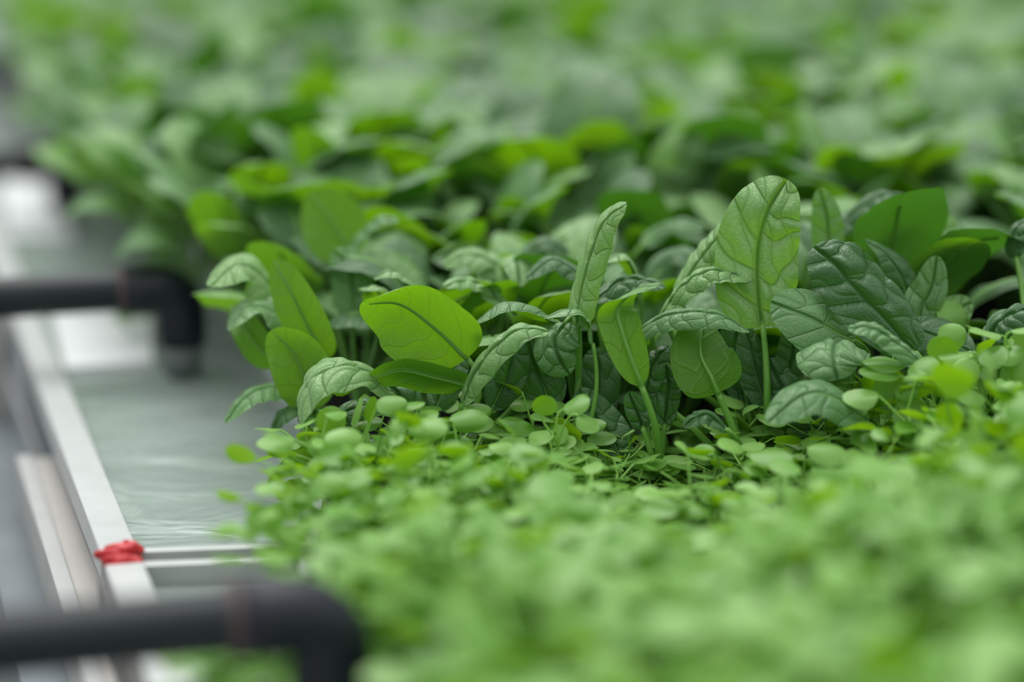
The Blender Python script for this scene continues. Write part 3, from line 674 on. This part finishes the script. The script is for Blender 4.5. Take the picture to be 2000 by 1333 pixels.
def cress_hero(px, dd, label, leaves):
    q = P(px, 760, D0+dd); b = A(q[0], q[1], .012); root = empty('cress_sprig', b); tag(root, label, 'cress')
    tops = [P(x, y, D0+d)-b for x, y, d, *_ in leaves]; c = sum(tops)/len(tops); c = A(c[0]*.8, c[1]*.8, c[2]-.014)
    st = bez(A(0, 0, 0), A(0, 0, c[2]*.5), c-A(0, 0, c[2]*.25), c, 10)
    V, F_ = tube_arrays(st, np.linspace(.0011, .0007, 10), 7); link('stem', mesh('stem', V, F_, CSTEM), root)
    for k, (x, y, d, dx, dy, n, ln, ratio) in enumerate(leaves):
        p = tops[k]; dr = unit(RGT*dx+UPV*dy-FWD*.15)
        V, Fc, uv, uv2, *_r = disc_leaf(p, dr, NV(n), ln, ln*ratio, .5, 900+k+int(px), 16, 12)
        lf = link('leaf', mesh('leaf', V, Fc, CRESS, uv, uv2, np.full(len(V), (px*.13+k*.31) % 1)), root)
        V, F_ = tube_arrays(bez(c-A(0, 0, .004), c+A(0, 0, .004), p-dr*.006, p, 8), .0006, 5)
        link('leaf_stalk', mesh('leaf_stalk', V, F_, CSTEM), lf)
cress_hero(1760, -.03, 'sharp cress sprig before the grey flat leaf, pale leaflets spread level', [(1770, 712, -.03, -1, .05, (-.1, .9, .35), .022, .32), (1755, 735, -.035, -1, .1, (0, .9, .45), .020, .34), (1775, 735, -.04, .8, .4, (-.2, .7, .7), .016, .45), (1835, 708, -.03, .2, .9, (0, .3, -.95), .013, .62)])
cress_hero(1880, -.03, 'sharp cress sprig with arched bright leaflets under the ribbed spinach leaf', [(1900, 690, -.03, -1, -.1, (-.1, .9, .35), .018, .40), (1895, 700, -.04, -.3, -.8, (0, .6, .8), .014, .5), (1935, 700, -.035, .8, .2, (.1, .8, .5), .016, .45), (1870, 720, -.04, -.6, -.4, (0, .7, .6), .014, .5)])
cress_hero(1965, -.03, 'sharp tall cress sprig at the right edge, drooping leaflets on thin stems', [(1955, 655, -.03, -1, .1, (-.1, .9, .35), .016, .42), (1975, 648, -.035, 1, .1, (.1, .9, .4), .018, .45), (1965, 680, -.035, -.8, -.5, (-.1, .7, .7), .015, .5), (1990, 700, -.03, .3, -.9, (0, .4, .9), .014, .5)])
cress_hero(800, -.03, 'cress sprig holding one pale oval leaflet under the arched spinach leaf back', [(768, 800, -.03, 1, .2, (0, .85, .5), .016, .26), (810, 815, -.03, .8, .1, (0, .8, .6), .012, .45)])
cress_hero(1065, -.035, 'cress sprig with a small yellowish round leaflet standing against the dark gap', [(1060, 812, -.03, .15, .95, (0, .35, -.9), .010, .65), (1100, 800, -.03, .8, .3, (.1, .8, .6), .014, .5), (1130, 812, -.035, .7, -.6, (.3, .6, .7), .012, .5)])
cress_hero(700, -.03, 'cress sprig with a narrow pointed grey leaflet in front of the hooked leaf', [(690, 832, -.03, .3, .95, (-.7, .3, .6), .015, .25), (720, 825, -.03, .2, .9, (.5, .3, .8), .013, .28), (660, 850, -.03, -.4, .8, (-.2, .4, .9), .015, .5)])
# limits of the cress: left outline on its canopy, back line in front of the sharp spinach
cl_px = [(650, 880), (610, 925), (575, 985), (545, 1060), (550, 1150), (540, 1220), (455, 1300), (430, 1500)]
CLp = sorted([tuple(G(x, y, .035)[:2]) for x, y in cl_px], key=lambda p: p[1])
def cress_left(y): return np.interp(y, [p[1] for p in CLp], [p[0] for p in CLp])
back0, back1 = G(600, 965, .012), G(2000, 900, .012)
def cress_back(x): return np.interp(x, [back0[0], back1[0]], [back0[1], back1[1]])
cs = []
stp = .0185
for iy in range(60):
    y = .62+iy*stp
    if y > 1.3: break
    xl = cress_left(y)+.012; xr = (1.08*1000/F_PX)*(y+.1)
    n = int((xr-xl)/stp)
    for ix in range(n+1):
        xx = xl+ix*stp+(iy % 2)*stp*.5+rng.uniform(-.006, .006); yy = y+rng.uniform(-.006, .006)
        if yy > cress_back(xx)+rng.uniform(-.008, .004): continue
        if abs(xx-dn1[0]) < .021 and abs(yy-dn1[1]) < .021: continue
        if xx < dn1[0]+.02 and abs(yy-dn1[1]) < .03: hmax = .45
        else: hmax = 2
        px, py = pixel(xx, yy, .05)
        hs = np.interp(px, [450, 650, 800, 1000, 1200, 1300, 1400, 1500, 1600, 1700, 1780, 2000], [.7, .82, .80, .74, .55, .35, .6, .72, .62, .82, 1.04, 1.26])*rng.uniform(.75, 1.12)
        if yy < 1.0:
            f_ = min(1, (1.0-yy)/.12); hs = hs*(1-f_)+f_*np.interp(px, [400, 800, 1500], [.6, .9, 1.1])*rng.uniform(.75, 1.15)
        if yy < dn1[1]+.02 and px < 915: continue
        if yy < dn1[1]+.05 and px < 720: hs = min(hs, .5)
        if yy < 1.08: hs *= 1+.22*math.sin(xx*61+1.3)*math.sin(yy*73+.5)
        cs.append((xx, yy, min(hs, hmax)))
for px, py in [(505, 1330), (480, 1345), (520, 1325), (490, 1340), (490, 1370), (470, 1350)]:
    g_ = G(px, py, .022); cs.append((g_[0], g_[1], .38))
cs.sort(key=lambda s: s[1])
print('spinach spots', len(keep), 'cress spots', len(cs))
vis = [c for c in cs if pixel(c[0], c[1], .055)[1] < 1420]
NEAR = vis[:0]
order = sorted(vis, key=lambda c: c[1]); front = order[:150]; backr = order[-150:]
ind = front+backr; idset = set(id(c) for c in ind)
CZ = [(.95, 'in the blurred front'), (1.08, 'in the cress middle'), (9, 'just before the sharp spinach')]
CX = [(750, 'beside the pipes and water'), (1300, 'left of the centre'), (1700, 'right of the centre'), (9999, 'near the right edge')]
def cress_zone(x_, y_):
    px, _ = pixel(x_, y_, .05)
    return next(t for l, t in CZ if y_ < l)+', '+next(t for l, t in CX if px < l)
AV, AF, AT, AM = [], [], [], []; off = 0
AU, AU2 = [], []
for c in cs:
    x_, y_, hs = c; k = rng.randint(NC); a = rng.rand()*6.28; w_ = rng.uniform(.9, 1.15)*(1.3 if y_ < 1.0 and pixel(x_, y_, .03)[0] > 720 else 1.0)
    if id(c) in idset:
        root = empty('cress_sprig', (x_, y_, .011), a); root.scale = (w_, w_, hs)
        root.scale = (w_, w_, hs)
        z = cress_zone(x_, y_)
        tag(root, 'small round-leaved cress sprig '+z, 'cress', 'cress sprigs '+z)
        for lm in cp_me[k][0]: link('leaf', lm, root)
        link('stem', cp_me[k][1], root)
    else:
        Rm = np.array([[math.cos(a)*w_, -math.sin(a)*w_, 0], [math.sin(a)*w_, math.cos(a)*w_, 0], [0, 0, hs]]); T0 = A(x_, y_, .011)
        L_, sV, sF = cp[k]
        for l in L_:
            AV.append(l[0]@Rm.T+T0); AF.append(l[1]+off); AT.append(np.full(len(l[0]), (l[-1]+rng.rand()) % 1)); AM.append(np.zeros(len(l[1]))); off += len(l[0])
        AV.append(sV@Rm.T+T0); AF.append(sF+off); AT.append(np.zeros(len(sV))); AM.append(np.ones(len(sF))); off += len(sV)
if AV:
    me = mesh('cress_foliage', np.vstack(AV), np.vstack(AF), CRESS, None, None, np.concatenate(AT))
    me.materials.append(CSTEM); me.polygons.foreach_set('material_index', np.concatenate(AM).astype(np.int32)); me.update()
    tag(link('cress_foliage', me), 'thick mat of light green cress leaves between front and back sprigs', 'cress', kind='stuff')
